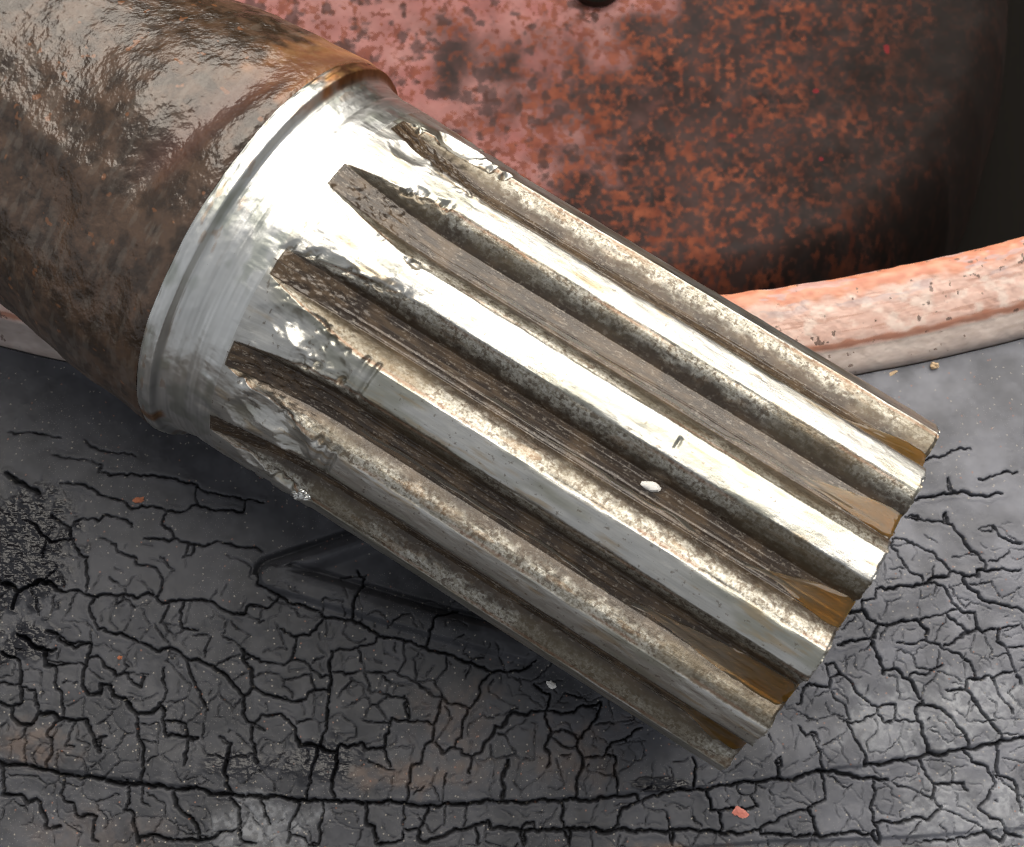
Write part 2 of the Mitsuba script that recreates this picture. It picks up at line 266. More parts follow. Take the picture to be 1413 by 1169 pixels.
# --- cracks: traced centre lines (0.1 mm) with their widths, plus a finer network
CRACKS = """6:-938,-201 -922,-204 -911,-214 -893,-204 -875,-195 -859,-198 -846,-211 -836,-214;3:-836,-214 -820,-212 -801,-217 -775,-223 -763,-218 -732,-218 -712,-225 -700,-220 -675,-222 -665,-234 -646,-229 -621,-228 -596,-228 -573,-237 -548,-250 -526,-253 -517,-236 -497,-240;3:-911,-214 -917,-243;2:-911,-90 -888,-108 -867,-127 -836,-125 -828,-122 -822,-138 -808,-154;2:-871,-79 -854,-93 -834,-103 -830,-122;2:-831,-100 -822,-90 -787,-92 -775,-80 -746,-87 -729,-101;2.5:-799,-154 -798,-182 -794,-211;2:-784,-120 -753,-132 -749,-146 -716,-157 -713,-168 -690,-171 -681,-173 -670,-189 -672,-220;1.5:-759,-189 -742,-201 -732,-204 -731,-229 -743,-236;3:-786,-247 -776,-267 -769,-278 -756,-279;2:-844,-282 -821,-298 -795,-299;2:-796,-4 -763,-9 -725,-9 -699,-9 -670,-13 -625,-24 -618,-32 -576,-45 -543,-53 -504,-58;2:-859,-24 -813,-30 -780,-47 -748,-55 -734,-69 -715,-63 -686,-68 -673,-72 -648,-76 -632,-69 -620,-61 -594,-71 -565,-72 -539,-76;1.5:-625,-24 -624,-48 -618,-61;2:-673,-72 -678,-96 -662,-108 -655,-122;2:-706,-122 -655,-122 -623,-133 -600,-135 -582,-127 -549,-135 -501,-144;2:-619,-135 -622,-151 -637,-155;1.5:-962,69 -914,68 -868,59;1.5:-826,56 -815,43 -792,36 -763,30 -733,25;1.2:-879,28 -849,22 -823,20 -790,9;2:-629,-232 -633,-264 -629,-276 -603,-279;6:-956,-6 -926,-22 -893,-43;3:-510,-182 -507,-201 -488,-209 -465,-223 -440,-235 -414,-243 -402,-245 -386,-259 -345,-262 -300,-285 -253,-297 -219,-307 -203,-313 -169,-322 -134,-337 -106,-348 -80,-348 -60,-346 -41,-337 -32,-328;2:-521,-238 -503,-238 -487,-243 -479,-235;3:-338,-176 -325,-191 -333,-216 -342,-257;3:-166,-248 -185,-254 -204,-260 -210,-285 -219,-307;2:-464,-276 -444,-288 -416,-288 -401,-271;2:-436,-300 -443,-328 -455,-337 -480,-333 -512,-322;1.5:-443,-328 -421,-330 -408,-346 -392,-357;2:-375,-313 -353,-311 -328,-305 -303,-299;1.5:-330,-307 -318,-353 -308,-383 -280,-385 -252,-388 -245,-401 -243,-425;1.5:-374,-348 -352,-353 -318,-348;1.5:-302,-348 -271,-346 -255,-356 -227,-369 -205,-383;1.5:-253,-300 -251,-331;2.5:-106,-349 -122,-362 -128,-389 -146,-409;2:-227,-371 -202,-389 -184,-394 -156,-403 -146,-409;2:-453,-388 -441,-398 -416,-391;2:-413,-383 -392,-378 -377,-383;4:-856,-280 -837,-289 -814,-303 -808,-309 -783,-300;4:-783,-300 -785,-329 -790,-347 -786,-374 -778,-385 -759,-385;6:-906,-286 -873,-307 -856,-312 -854,-338 -837,-339;3:-873,-310 -839,-310;4:-929,-315 -903,-326 -896,-338 -893,-368 -888,-399;2:-928,-367 -893,-368 -868,-377;2:-837,-339 -835,-368 -824,-380 -817,-423;2:-821,-335 -784,-339;3:-782,-326 -761,-327 -743,-345 -736,-353 -715,-350;2:-715,-350 -708,-361 -692,-374;1:-715,-350 -681,-352;4:-760,-368 -742,-371 -737,-387 -715,-394;6:-715,-394 -702,-411 -695,-418 -669,-415;3:-695,-418 -692,-450 -682,-465 -679,-488 -683,-527;3:-760,-280 -734,-284 -696,-300 -670,-313 -658,-310 -636,-312 -617,-330;3:-617,-330 -606,-359 -592,-390 -579,-411;4:-617,-326 -585,-335 -557,-349 -537,-371 -521,-387 -520,-417 -513,-429 -498,-435;3:-515,-387 -506,-371 -510,-344 -524,-326 -527,-310;2:-655,-341 -655,-365 -648,-380 -656,-399;6:-659,-402 -650,-412;4:-649,-414 -648,-444 -644,-453 -626,-451 -610,-454 -593,-456;3:-630,-427 -615,-433 -609,-453 -611,-480 -613,-500;2:-925,-397 -906,-405;5:-903,-405 -900,-423 -889,-432 -865,-432;3:-865,-393 -859,-411;6:-859,-411 -847,-417 -834,-415 -824,-427;4:-817,-423 -793,-427 -778,-426 -764,-453 -752,-478;2:-764,-456 -743,-453;1.5:-796,-432 -806,-462 -809,-469 -794,-469;3:-840,-447 -831,-462 -830,-483 -838,-494 -834,-509;2:-878,-450 -872,-462 -876,-480 -871,-497;2:-558,-454 -536,-465;4:-539,-468 -544,-500 -541,-527 -527,-548;2.5:-502,-432 -504,-459 -497,-486;7:-918,-493 -877,-499 -837,-506 -815,-515 -784,-520 -745,-520 -720,-528 -683,-528 -655,-530 -627,-539 -597,-536 -579,-537 -569,-546 -542,-545 -520,-549 -485,-548;3:-912,-503 -907,-545;5:-910,-546 -873,-552 -868,-561;5:-856,-553 -847,-559 -840,-577 -835,-600 -812,-597;3:-809,-521 -808,-556 -795,-559 -780,-583;2.5:-704,-536 -705,-570;4:-708,-571 -694,-574 -690,-597 -682,-623;3:-768,-577 -753,-581 -756,-603 -756,-618 -747,-621;4:-629,-542 -623,-565 -601,-580 -588,-594 -584,-612;4:-683,-615 -654,-610 -626,-619 -593,-618 -554,-610;4:-536,-548 -520,-568 -520,-600 -511,-621 -490,-623;2:-548,-605 -518,-600;1.5:-679,-536 -680,-559 -666,-565;3:-517,-338 -507,-353 -507,-371 -494,-380 -463,-390 -438,-397 -416,-393;3.5:-377,-313 -377,-371 -380,-426 -389,-465;5:-430,-453 -423,-468 -392,-469 -361,-481;2.5:-489,-418 -480,-421 -456,-417 -443,-426 -433,-438 -430,-453;4:-361,-481 -361,-503 -366,-518 -363,-548;2.5:-394,-474 -403,-515 -410,-545;3:-356,-465 -346,-471 -328,-468;3.5:-323,-463 -309,-474 -282,-469;2.5:-272,-423 -281,-450 -282,-477 -272,-502;2:-270,-424 -249,-427 -221,-429;2:-248,-393 -246,-426;2.5:-195,-417 -202,-441 -204,-462 -214,-465 -222,-496 -235,-499 -240,-521 -244,-553;2:-202,-462 -190,-474;2:-147,-411 -155,-432 -156,-456 -165,-459;2:-187,-481 -174,-471 -156,-474;3.5:-80,-423 -89,-438 -101,-436 -104,-450 -119,-465 -122,-477 -141,-486 -156,-481;2.5:-141,-486 -142,-512;4:-80,-497 -89,-518 -84,-536 -87,-553;1.5:-180,-512 -186,-542;2.5:-507,-432 -501,-435 -505,-459 -497,-486 -492,-497;2:-504,-435 -482,-444;6:-509,-549 -460,-548 -435,-552 -411,-556 -387,-555 -326,-558 -277,-555 -244,-561 -204,-564 -164,-562 -128,-559 -80,-556;4:-312,-561 -310,-594 -298,-597 -295,-623;3:-383,-559 -384,-586 -388,-600 -388,-626;2.5:-426,-574 -436,-591 -439,-623;2.5:-437,-609 -412,-615 -406,-626;3:-485,-556 -474,-583 -469,-594;3:-210,-568 -216,-586 -225,-603 -249,-602;5:-221,-621 -194,-615 -173,-605 -143,-599 -125,-594 -113,-587 -107,-600 -80,-600;2:-249,-600 -252,-618 -273,-623;3:-131,-603 -129,-626;1.5:-148,-571 -152,-597;1.5:-250,-568 -249,-600;3:-89,-438 -80,-420 -68,-414 -55,-417 -40,-411 -12,-411;3.5:-9,-390 -14,-408 -14,-432 -5,-447 -19,-471;2.5:-37,-368 -24,-377 -9,-384 -9,-390;2.5:-11,-411 15,-415 31,-414 46,-402 76,-397;3:76,-402 68,-423 49,-444 37,-459;2.5:-5,-447 18,-445 35,-456;4:37,-459 36,-474 44,-488 42,-506 34,-524 33,-548;2:0,-459 18,-471 35,-466;2.5:45,-488 76,-488 86,-471 98,-462 116,-459 126,-447 144,-438;2.5:88,-483 99,-486 97,-515 100,-545;2:-10,-480 -16,-503;3.5:-79,-491 -88,-518 -85,-536 -88,-555;2.5:225,-486 229,-503 225,-536;5:-92,-556 -47,-559 -10,-555 8,-558 33,-552 60,-555 78,-551 100,-548 127,-545 133,-548;4:133,-558 151,-551 176,-542 213,-539 252,-537 274,-531 295,-528 314,-525 337,-525;3.5:133,-558 108,-568 101,-583 102,-594 77,-606;3:8,-559 8,-583 12,-603;2.5:-38,-589 -50,-591 -59,-603;3.5:247,-542 253,-553 253,-571;3.5:266,-574 269,-591 268,-609;3:266,-571 291,-568 312,-570 330,-565;1.5:181,-574 185,-606 189,-626;5:-92,-599 -62,-603 -16,-602 29,-599 77,-606 102,-600 126,-605 174,-605 211,-602 250,-603 289,-606 334,-603;3:-59,-606 -54,-626;3:23,-606 21,-626;3:190,-606 189,-626;1.5:298,-530 301,-545 319,-548 328,-539;1.5:142,-562 160,-572;4:475,-304 505,-298 532,-293 541,-280;4:532,-293 539,-317 544,-335 548,-352;4:548,-347 568,-343 580,-358 591,-360 603,-384 614,-404;2.5:574,-300 596,-303 621,-295 646,-303 664,-315 679,-320 694,-332 698,-346;2.5:593,-352 621,-353 634,-343 648,-337;2.5:655,-303 678,-293 700,-283;2.5:743,-298 758,-310 765,-338 778,-369;2.5:758,-309 787,-306;3:744,-352 767,-347;4:686,-361 704,-360 726,-355;2:729,-360 737,-384 754,-405 759,-417;2.5:650,-378 669,-378 684,-378 693,-390;3:703,-404 709,-417 721,-432 737,-456;5:599,-407 600,-429 608,-453 617,-480;3.5:614,-404 627,-404 645,-413 662,-432 676,-450 681,-465;3:459,-358 478,-353 495,-367 504,-384 519,-396 534,-405 565,-402;2:453,-335 469,-337 479,-353;4:424,-367 439,-372 458,-372;2.5:413,-375 409,-399 401,-401;1.5:463,-390 481,-402 489,-426 477,-429;2.5:535,-405 533,-416;2:533,-417 514,-423 504,-431 483,-429 491,-453 509,-488;2:536,-419 545,-432;2:560,-426 569,-429 594,-429;2:402,-435 414,-453 430,-447;2:429,-468 438,-504;6:337,-526 362,-522 383,-523 408,-513 439,-509 469,-513 500,-521 545,-523;1.5:545,-525 575,-534 602,-547 623,-559 640,-572 670,-585 699,-603;5:507,-500 553,-494 594,-488 617,-480 640,-482 678,-473 715,-465 740,-459 775,-455 796,-452;3:604,-498 610,-516 622,-531 617,-552;3.5:622,-529 638,-529 671,-528 676,-540;3.5:677,-480 688,-495 709,-501 723,-528;3:723,-531 709,-552 692,-568 707,-578;3:730,-468 729,-489 728,-516 742,-519 755,-531 757,-554 763,-575;2.5:707,-578 728,-587 738,-607;5:699,-604 728,-622;4:738,-607 763,-615;3:522,-526 524,-543 515,-566 519,-584;4:519,-591 554,-591 572,-587 588,-581 606,-587 625,-572;4:519,-593 527,-625;3:334,-598 368,-581 399,-571 418,-566 437,-556;2.5:437,-513 439,-537 441,-554;3:416,-578 422,-598 437,-613;4:334,-610 385,-612 413,-609 437,-613 477,-606 504,-610 520,-603;3:600,-620 640,-622 668,-615 699,-607;3:360,-495 363,-522;3:369,-486 365,-516;2.5:643,15 652,17 678,22 696,31 720,38 734,36;3.5:625,-55 632,-54 656,-49 677,-42 698,-41 725,-46 759,-46 778,-44;2:688,-16 691,-34 700,-41;2.5:740,-18 765,-13 796,-4 811,-5;2:608,-84 629,-82;2:628,-90 657,-92 677,-96;3:678,-78 680,-97 702,-121 711,-141 733,-162;2.5:755,-101 763,-119 783,-128 800,-133;1.5:730,-107 754,-109;2:579,-138 582,-123 597,-123 624,-135 653,-152 670,-169 675,-179 691,-182;2:589,-145 598,-169 607,-182 624,-187;1.5:572,-175 597,-175;4:545,-209 582,-205 602,-205 636,-199 647,-189 671,-189;3:545,-209 544,-226 520,-229;3:698,-187 721,-189;3.5:719,-177 746,-177 772,-179 793,-177;3.5:694,-195 722,-226 755,-236 792,-249;3:641,-200 663,-207 681,-239 687,-247 710,-250;2:626,-257 663,-250 680,-245;3:664,-255 679,-269 698,-282 681,-289;3:698,-282 712,-274 721,-284 748,-277;5:496,-250 504,-249 520,-244 532,-262 545,-269;3.5:545,-269 568,-270 592,-265 615,-265 628,-279;4:545,-269 537,-292"""
PXMM = 0.1255
def jag(p, w, r):
    p = np.asarray(p, float)
    for _ in range(6):
        seg = np.linalg.norm(np.diff(p, axis=0), axis=1)
        if seg.max() < 0.12:
            break
        q = [p[:1]]
        for a, b, L in zip(p[:-1], p[1:], seg):
            if L > 0.12:
                m = (a + b) / 2 + np.clip(r.normal(0, min(L * 0.11, 0.20), 2), -0.3, 0.3)
                q.append(m[None])
            q.append(b[None])
        p = np.vstack(q)
    return p
cp, cw = [], []
def add_crack(p, w, r, taper=True):
    p = jag(p, w, r)
    t = np.linspace(0, 1, len(p))
    ww = w * (0.8 + 0.5 * (mfbm(p[:, 0] * 0.8, p[:, 1] * 0.8, seed=3, octaves=2) - 0.5) * 2)
    if taper:
        ww = ww * (0.72 + 0.28 * np.minimum(1, np.minimum(t, 1 - t) / 0.10))
    cp.append(p); cw.append(ww)
traced = []
for c in CRACKS.split(';'):
    w, pts = c.split(':')
    traced.append((float(w), np.array([[int(a) / 10 for a in q.split(',')] for q in pts.split()])))
dense = [np.vstack([a + (b - a) * t for a, b in zip(p[:-1], p[1:]) for t in np.linspace(0, 1, 12)]) for _, p in traced]
for n_, (w, p) in enumerate(traced):                 # run each end on to the nearest other crack
    others = np.vstack([q for m_, q in enumerate(dense) if m_ != n_])
    tr_ = cKDTree(others)
    for end in (0, -1):
        dd_, ii_ = tr_.query(p[end])
        if 0.25 < dd_ < 2.6:
            p = np.vstack([others[ii_][None], p]) if end == 0 else np.vstack([p, others[ii_][None]])
    add_crack(p, w ** 0.92 * PXMM * 0.92, rng)
main = np.vstack(cp)
tree0 = cKDTree(main)
def fine_net(step, wlo, whi, keep, seed):
    r = np.random.default_rng(seed)
    gx, gy = np.meshgrid(np.arange(-118, 104, step), np.arange(-78, 24, step * 0.8))
    pts = np.stack([gx + r.uniform(-.5, .5, gx.shape) * step, gy + r.uniform(-.5, .5, gx.shape) * step * .8], -1).reshape(-1, 2)
    vor = Voronoi(pts)
    for a, b in vor.ridge_vertices:
        u = r.uniform(size=3)
        if a < 0 or b < 0 or u[0] > keep:
            continue
        p = vor.vertices[[a, b]]
        if np.linalg.norm(p[0] - p[1]) > 3 * step or np.abs(p).max() > 118 or np.linalg.norm(p[0] - p[1]) < 0.4:
            continue
        rad = np.hypot(p[0, 0] - WC[0], p[0, 1] - WC[1])
        if rad < 392 + 14 * u[2] and p[0, 0] > -120:
            continue
        p = p + (p - p.mean(0)) * 0.10
        dm = tree0.query(np.vstack([p, p.mean(0)[None]]))[0]
        if dm[2] < 0.7 or dm[:2].min() > 2.2:
            continue
        add_crack(p, wlo + (whi - wlo) * u[1] ** 2, r)
fine_net(4.2, 0.08, 0.16, 0.72, 5)
fine_net(2.2, 0.05, 0.09, 0.32, 6)
CP, CW = np.vstack(cp), np.concatenate(cw)
ctree = cKDTree(CP)
# --- tyre: one polar sheet, fine where the cracks show
a_f0, a_f1 = -0.258, 0.262
FINE = 0.15
aF = np.arange(a_f0, a_f1, FINE / 405.0)
aC = np.linspace(a_f1 + 0.01, 2 * math.pi + a_f0 - 0.01, 90)
A = np.concatenate([aF, aC])
rr = np.concatenate([[364.9, 365.0, 365.15], np.arange(365.4, 454.5, FINE), np.linspace(456, 540, 20)])
drop_r = np.concatenate([np.linspace(546, 590, 10), [600, 604, 604, 596]])
ng_f = len(aF)
def tyre_profile(r):
    z = np.interp(r, [364, 367, 372, 385, 405, 425, 450, 480, 520, 560, 590, 601, 604.5], [-5.5, -5.2, -4.4, -2.2, 0.4, 1.0, 0.8, 0.0, -3, -12, -30, -55, -90])
    return z
AA, RR = np.meshgrid(A, rr, indexing='ij')
X, Y = polar(AA, RR)
Zs = tyre_profile(RR) + 0.0
fine = (AA <= a_f1)
wig = (mfbm(X * 0.12, Y * 0.12, seed=8, octaves=3) - 0.5)
Zs += wig * 1.0
ridge_r = np.interp(AA, np.radians([-13, -9, -3, 3, 8, 13]), [434.0, 433.4, 433.2, 432.0, 431.0, 431.2]) + (mfbm(X * 0.5, Y * 0.5, seed=4) - 0.5) * 0.8
Zs += 0.75 * sstep(0.35, -0.5, RR - ridge_r) * sstep(-9, -2, RR - ridge_r) + 0.25 * sstep(0.0, -6.0, RR - ridge_r)
r2 = np.interp(AA, np.radians([-13, -6, -1, 6, 13]), [452, 446, 440.4, 441, 446.5])
Zs += -0.8 * sstep(-0.3, 0.5, RR - r2)
# moulded wedge mark: two raised bars meeting in a rounded point, partly under the shaft
def seg_d(p, a, b):
    a, b = np.array(a), np.array(b)
    t = np.clip(((p - a) @ (b - a)) / ((b - a) @ (b - a)), 0, 1)
    return np.linalg.norm(p - (a + t[..., None] * (b - a)), axis=-1)
XY = np.stack([X, Y], -1)
near = (np.abs(X + 24) < 34) & (np.abs(Y + 20) < 22) & fine
q = XY[near]
bar1 = seg_d(q, (-48.5, -18.3), (-26, -10.5))
bar2 = np.minimum(seg_d(q, (-48.0, -18.8), (-21.3, -26.6)), seg_d(q, (-21.3, -26.6), (-4.5, -31.0)))
bar3 = seg_d(q, (-4.5, -31.0), (4.0, -22.0))
h = np.maximum.reduce([1.9 * sstep(2.3, 0.2, bar1), 1.9 * sstep(2.75, 1.5, bar2), 1.7 * sstep(2.4, 0.9, bar3)])
inside = (q[:, 0] > -47.0) & (q[:, 1] < np.interp(q[:, 0], [-50, -26], [-18.3, -10.5])) & (q[:, 1] > np.interp(q[:, 0], [-48, -21, -4.5], [-18.8, -26.6, -31]))
side1 = q[:, 1] - np.interp(q[:, 0], [-48.5, -26], [-18.3, -10.5])
crev = 1.6 * np.exp(-np.square((bar1 - 2.5) / 0.55)) * (side1 > 0) + 0.9 * np.exp(-np.square((bar2 - 2.9) / 0.5)) * inside
Zs[near] += h - crev - 0.7 * sstep(0, 3, bar1) * sstep(0, 3, bar2) * inside
# cracks
idx = np.nonzero((fine & (RR < 455) & (RR > 368)).ravel())[0]
pt = np.stack([X.ravel()[idx], Y.ravel()[idx]], -1)
dist, ni = ctree.query(pt, distance_upper_bound=1.6)
ok = np.isfinite(dist)
hw = CW[np.minimum(ni, len(CW) - 1)] * 0.5
hw_e = np.maximum(hw, 0.065)
prof = sstep(hw_e + 0.055, hw_e * 0.6, np.where(ok, dist, 9))
depth = np.minimum(0.5 + hw * 7.0, 3.4) * np.clip(hw / 0.09, 0.15, 1)
lip = 0.16 * np.exp(-np.square((np.where(ok, dist, 9) - hw_e - 0.45) / 0.4)) * np.clip(hw / 0.2, 0, 1) - 0.10 * sstep(0.9, 0.2, np.where(ok, dist, 9) - hw_e) * np.clip(hw / 0.2, 0, 1)
z1 = Zs.ravel()
z1[idx] += -prof * depth + lip
z1[idx] += (mfbm(pt[:, 0] * 0.5, pt[:, 1] * 0.5, seed=12, octaves=3) - 0.5) * 0.16
Zs = z1.reshape(X.shape)
tv = np.stack([X, Y, Zs], -1).reshape(-1, 3)
tf = grid_faces(len(A), len(rr))
close = np.stack([np.arange(len(rr) - 1), np.arange(len(rr) - 1)], 0)
nA, nR = len(A), len(rr)
seam = np.stack([(nA - 1) * nR + np.arange(nR - 1), (nA - 1) * nR + np.arange(1, nR), np.arange(1, nR), np.arange(nR - 1)], -1)
f_all = np.vstack([tf.reshape(-1, 4), seam])[:, ::-1]
tn = vnormals(tv, f_all)
put('wheel__tyre', tv, f_all, 'rubber', normals=tn, label='cracked black rubber tyre sidewall under the steel shaft')
put_profile = np.array([[540, tyre_profile(540)], [556, -10.6], [575, -18], [590, -29], [600, -50], [604, -85], [604, -165], [590, -215], [540, -245], [470, -250], [390, -245], [366, -235]])
As = np.linspace(0, 2 * math.pi, 121)[:-1]
a2, k2 = np.meshgrid(As, np.arange(len(put_profile)), indexing='ij')
x2, y2 = polar(a2, put_profile[k2, 0])
sv = np.stack([x2, y2, put_profile[k2, 1] - np.where(k2 == 0, 0.6, 0)], -1).reshape(-1, 3)
i2, j2 = np.meshgrid(np.arange(120), np.arange(len(put_profile) - 1), indexing='ij')
K = len(put_profile)
sf = np.stack([i2 * K + j2, ((i2 + 1) % 120) * K + j2, ((i2 + 1) % 120) * K + j2 + 1, i2 * K + j2 + 1], -1).reshape(-1, 4)
put('wheel__tyre__tread', sv, sf, 'rubber_plain', smooth=40)

# --- rim: rolled flange on top, barrel going down inside
aL = np.concatenate([np.arange(-0.30, 0.27, 0.0016), np.linspace(0.275, 2 * math.pi - 0.305, 160)])
prof_r = np.array([347.0, 347.0, 347.05, 347.4, 348.0, 348.7, 349.5, 350.5, 352, 354, 356, 358, 359.3, 359.8, 360.2, 360.8, 362, 363.3, 364.2, 364.6, 364.75, 364.8])
prof_z = np.array([-14.0, -8, -3.5, -1.4, -0.2, 0.45, 0.75, 0.85, 0.7, 0.35, -0.1, -0.7, -1.3, -1.9, -2.35, -2.5, -2.7, -3.0, -3.5, -4.5, -7.0, -14])
AL, KL = np.meshgrid(aL, np.arange(len(prof_r)), indexing='ij')
rl = prof_r[KL] + 0.45 * (mfbm(AL * 90, 0.0, seed=2, octaves=3) - 0.5) * (KL < 9)
xl, yl = polar(AL, rl)
zl = prof_z[KL] + (mfbm(xl * 0.09, yl * 0.09, seed=31, octaves=3) - 0.5) * 0.7
fv = np.stack([xl, yl, zl], -1).reshape(-1, 3)
n1, n2 = len(aL), len(prof_r)
i2, j2 = np.meshgrid(np.arange(n1), np.arange(n2 - 1), indexing='ij')
ff = np.stack([i2 * n2 + j2, i2 * n2 + j2 + 1, ((i2 + 1) % n1) * n2 + j2 + 1, ((i2 + 1) % n1) * n2 + j2], -1).reshape(-1, 4)
fuv = np.stack([AL * 356, prof_r[KL]], -1).reshape(-1, 2)
put('wheel__rim', fv, ff, 'flange_paint', uv=fuv, normals=-vnormals(fv, ff) if vnormals(fv, ff)[len(prof_r) // 2, 2] < 0 else vnormals(fv, ff),
    label='salmon painted steel rim flange with chipped lip beside the tyre')
bp = np.array([[347, -13.5], [346.5, -30], [345.5, -50], [343, -75], [338, -110], [338, -230], [352, -236], [364.8, -238], [364.8, -13.5]])
a2, k2 = np.meshgrid(np.linspace(0, 2 * math.pi, 181)[:-1], np.arange(len(bp)), indexing='ij')
x2, y2 = polar(a2, bp[k2, 0])
bv = np.stack([x2, y2, bp[k2, 1]], -1).reshape(-1, 3)
i2, j2 = np.meshgrid(np.arange(180), np.arange(len(bp) - 1), indexing='ij')
K = len(bp)
put('wheel__rim__barrel', bv, np.stack([i2 * K + j2, ((i2 + 1) % 180) * K + j2, ((i2 + 1) % 180) * K + j2 + 1, i2 * K + j2 + 1], -1), 'shade_black', smooth=30)

wv = [[*polar(t, r), z] for r, z in ((346, -70), (330, -118), (180, -122)) for t in np.linspace(0, 2 * math.pi, 121)[:-1]]
put('wheel__rim__shade_plate', wv, [[q * 120 + i, q * 120 + (i + 1) % 120, (q + 1) * 120 + (i + 1) % 120, (q + 1) * 120 + i] for q in (0, 1) for i in range(120)], 'shade_black', smooth=True, label='added black plate standing in for shade between the wheel disc and the rim')  # added plate, black so the opening beside the disc looks shaded
# --- disc: pressed plate deep inside the rim, its edge turned down before the dark opening at the right
gx, gy = np.meshgrid(np.arange(-150, 150, 0.9), np.arange(34, 190, 0.9), indexing='ij')
edge_a = np.interp(gx, [-160, 0, 41, 60, 69.6, 81.2, 96, 105, 112, 116], [36, 38, 42, 47, 51.4, 59.1, 74.4, 91.6, 111, 140])
dline = np.stack([np.interp(np.linspace(0, 1, 400), np.linspace(0, 1, 12), [-160, -80, 0, 41, 60, 69.6, 81.2, 96, 105, 112, 116, 117]),
                  np.interp(np.linspace(0, 1, 400), np.linspace(0, 1, 12), [36, 36.5, 38, 42, 47, 51.4, 59.1, 74.4, 91.6, 111, 140, 200])], -1)
dd, _ = cKDTree(dline).query(np.stack([gx, gy], -1).reshape(-1, 2))
dd = dd.reshape(gx.shape)
out_ = (gy < edge_a) | (gx > 117)
sd = np.where(out_, -dd, dd)
gz = -45 - 80 * np.square(np.clip((15 - sd) / 31, 0, 1.0)) + (mfbm(gx * 0.05, gy * 0.05, seed=14) - 0.5) * 3.0 + (mfbm(gx * 0.5, gy * 0.5, seed=15) - 0.5) * 0.5 - 0.05 * (gx + 20)
hole = np.hypot(gx - 12.0, gy - 119.5)
dv = np.stack([gx, gy, gz], -1).reshape(-1, 3)
df = grid_faces(*gx.shape)
keep = (sd[:-1, :-1] > -16) & (hole[:-1, :-1] > 5.6)
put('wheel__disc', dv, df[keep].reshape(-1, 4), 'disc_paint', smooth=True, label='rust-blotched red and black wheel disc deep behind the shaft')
hv = [[12 + 5.9 * math.cos(t), 119.5 + 5.9 * math.sin(t), z] for z in (-44.5, -58) for t in np.linspace(0, 2 * math.pi, 33)[:-1]]
put('wheel__disc__bolt_hole', hv, [[i, (i + 1) % 32, 32 + (i + 1) % 32, 32 + i] for i in range(32)], 'rust_dark', smooth=True, label='dark round bolt hole in the wheel disc at the top edge')
tag('wheel', 'rusty red steel wheel with a cracked black tyre lying flat under the splined shaft', 'wheel')

# ------------------------------------------------------------------ splined shaft
tag('splined_shaft', 'thick oily steel shaft with splined end lying across the tyre', 'shaft')
DEG = math.pi / 180
# cross-section of one pitch as (angle from the tooth centre, radius), from floor centre to floor centre
def pitch_profile(nt, nf, nb):
    half = PITCH / 2
    a_top = np.linspace(0, HT, nt)
    t = np.linspace(0, 1, nf + 2)[1:-1]
    a_fl = HT + 0.12 + (half - HF - HT - 0.12) * (t ** 0.95)
    r_fl = RT - 0.10 - (RT - 0.10 - RROOT) * (t ** 1.15)
    a_b = np.linspace(half - HF, half, nb)
    r_b = np.full(nb, RROOT) + 0.18 * np.exp(-np.linspace(0, 5, nb))
    a = np.concatenate([a_top, a_fl, a_b]); r = np.concatenate([np.full(nt, RT), r_fl, r_b])
    return np.concatenate([-a[:0:-1], a[:-1]]), np.concatenate([r[:0:-1], r[:-1]])
ang, rad, loc, tid = [], [], [], []
for k in range(-6, 7):
    c = PH0 + k * PITCH
    vis = -110 < c < 110
    a, r = pitch_profile(*((20, 27, 16) if vis else (5, 6, 5)))
    arc = a * ARC
    ang.append(c + a); rad.append(r); loc.append(arc); tid.append(np.full(len(a), k))
ang, rad, loc, tid = map(np.concatenate, (ang, rad, loc, tid))
nv = len(ang)
s_ax = np.concatenate([np.arange(-88.6, -0.55, 0.235), [-0.5, -0.42, -0.34, -0.26, -0.18, -0.1, -0.04, 0.0]])
S, TH = np.meshgrid(s_ax, ang, indexing='ij')
R0 = np.broadcast_to(rad, S.shape).copy()
LOC = np.broadcast_to(loc, S.shape); TID = np.broadcast_to(tid, S.shape)
gk = np.floor((ang - PH0) / PITCH)                       # groove number
g_off = np.array([0.0, 0.5, -0.4, 0.3, 0.0, 0.6, -0.2, 0.35, 0.1, -0.3, 0.4, 0.2, 0.0, 0.3, 0.1])[(gk + 7).astype(int)]
run = np.clip((-69.0 + g_off[None, :] - S) / 17.4, 0, 1.1)
lift = (RT - RROOT) * (0.25 * run + 0.75 * run ** 2.0) * 1.0
# peened, chipped edges in the run-out; straight beyond the step at s = -69
runz = sstep(-67.5, -70.5, S)
half_a, ed_a, fl_a = PITCH / 2 * ARC, HT * ARC, (PITCH / 2 - HF) * ARC
clip_r = RT - lift                                                       # base radius that the run-out lifts to the land
e_s = np.interp(np.clip(clip_r, RROOT, RT).ravel(), rad[tid == 0][:0:-1][:len(rad[tid == 0]) // 2][np.argsort(rad[tid == 0][:0:-1][:len(rad[tid == 0]) // 2])],
                np.abs(loc[tid == 0][:0:-1][:len(rad[tid == 0]) // 2])[np.argsort(rad[tid == 0][:0:-1][:len(rad[tid == 0]) // 2])]).reshape(S.shape)
e_s = np.where(lift < 0.02, ed_a, np.clip(e_s, ed_a, fl_a - 0.05))
edge_w = np.abs(np.abs(LOC) - e_s - 0.1)
chip_n = mfbm(S * 0.8 + 0.3 * LOC, TID * 13.0 + LOC * 0.5, seed=21, octaves=4)
R1 = np.minimum(R0 + lift, RT)
R1 -= 0.02 * np.clip(np.abs(LOC) / (HT * ARC), 0, 1) ** 4 * (np.abs(LOC) <= HT * ARC + 0.01) * sstep(-87, -74, S)
mask_top = sstep(0.0, 1.0, R1 - (RT - 1.1))
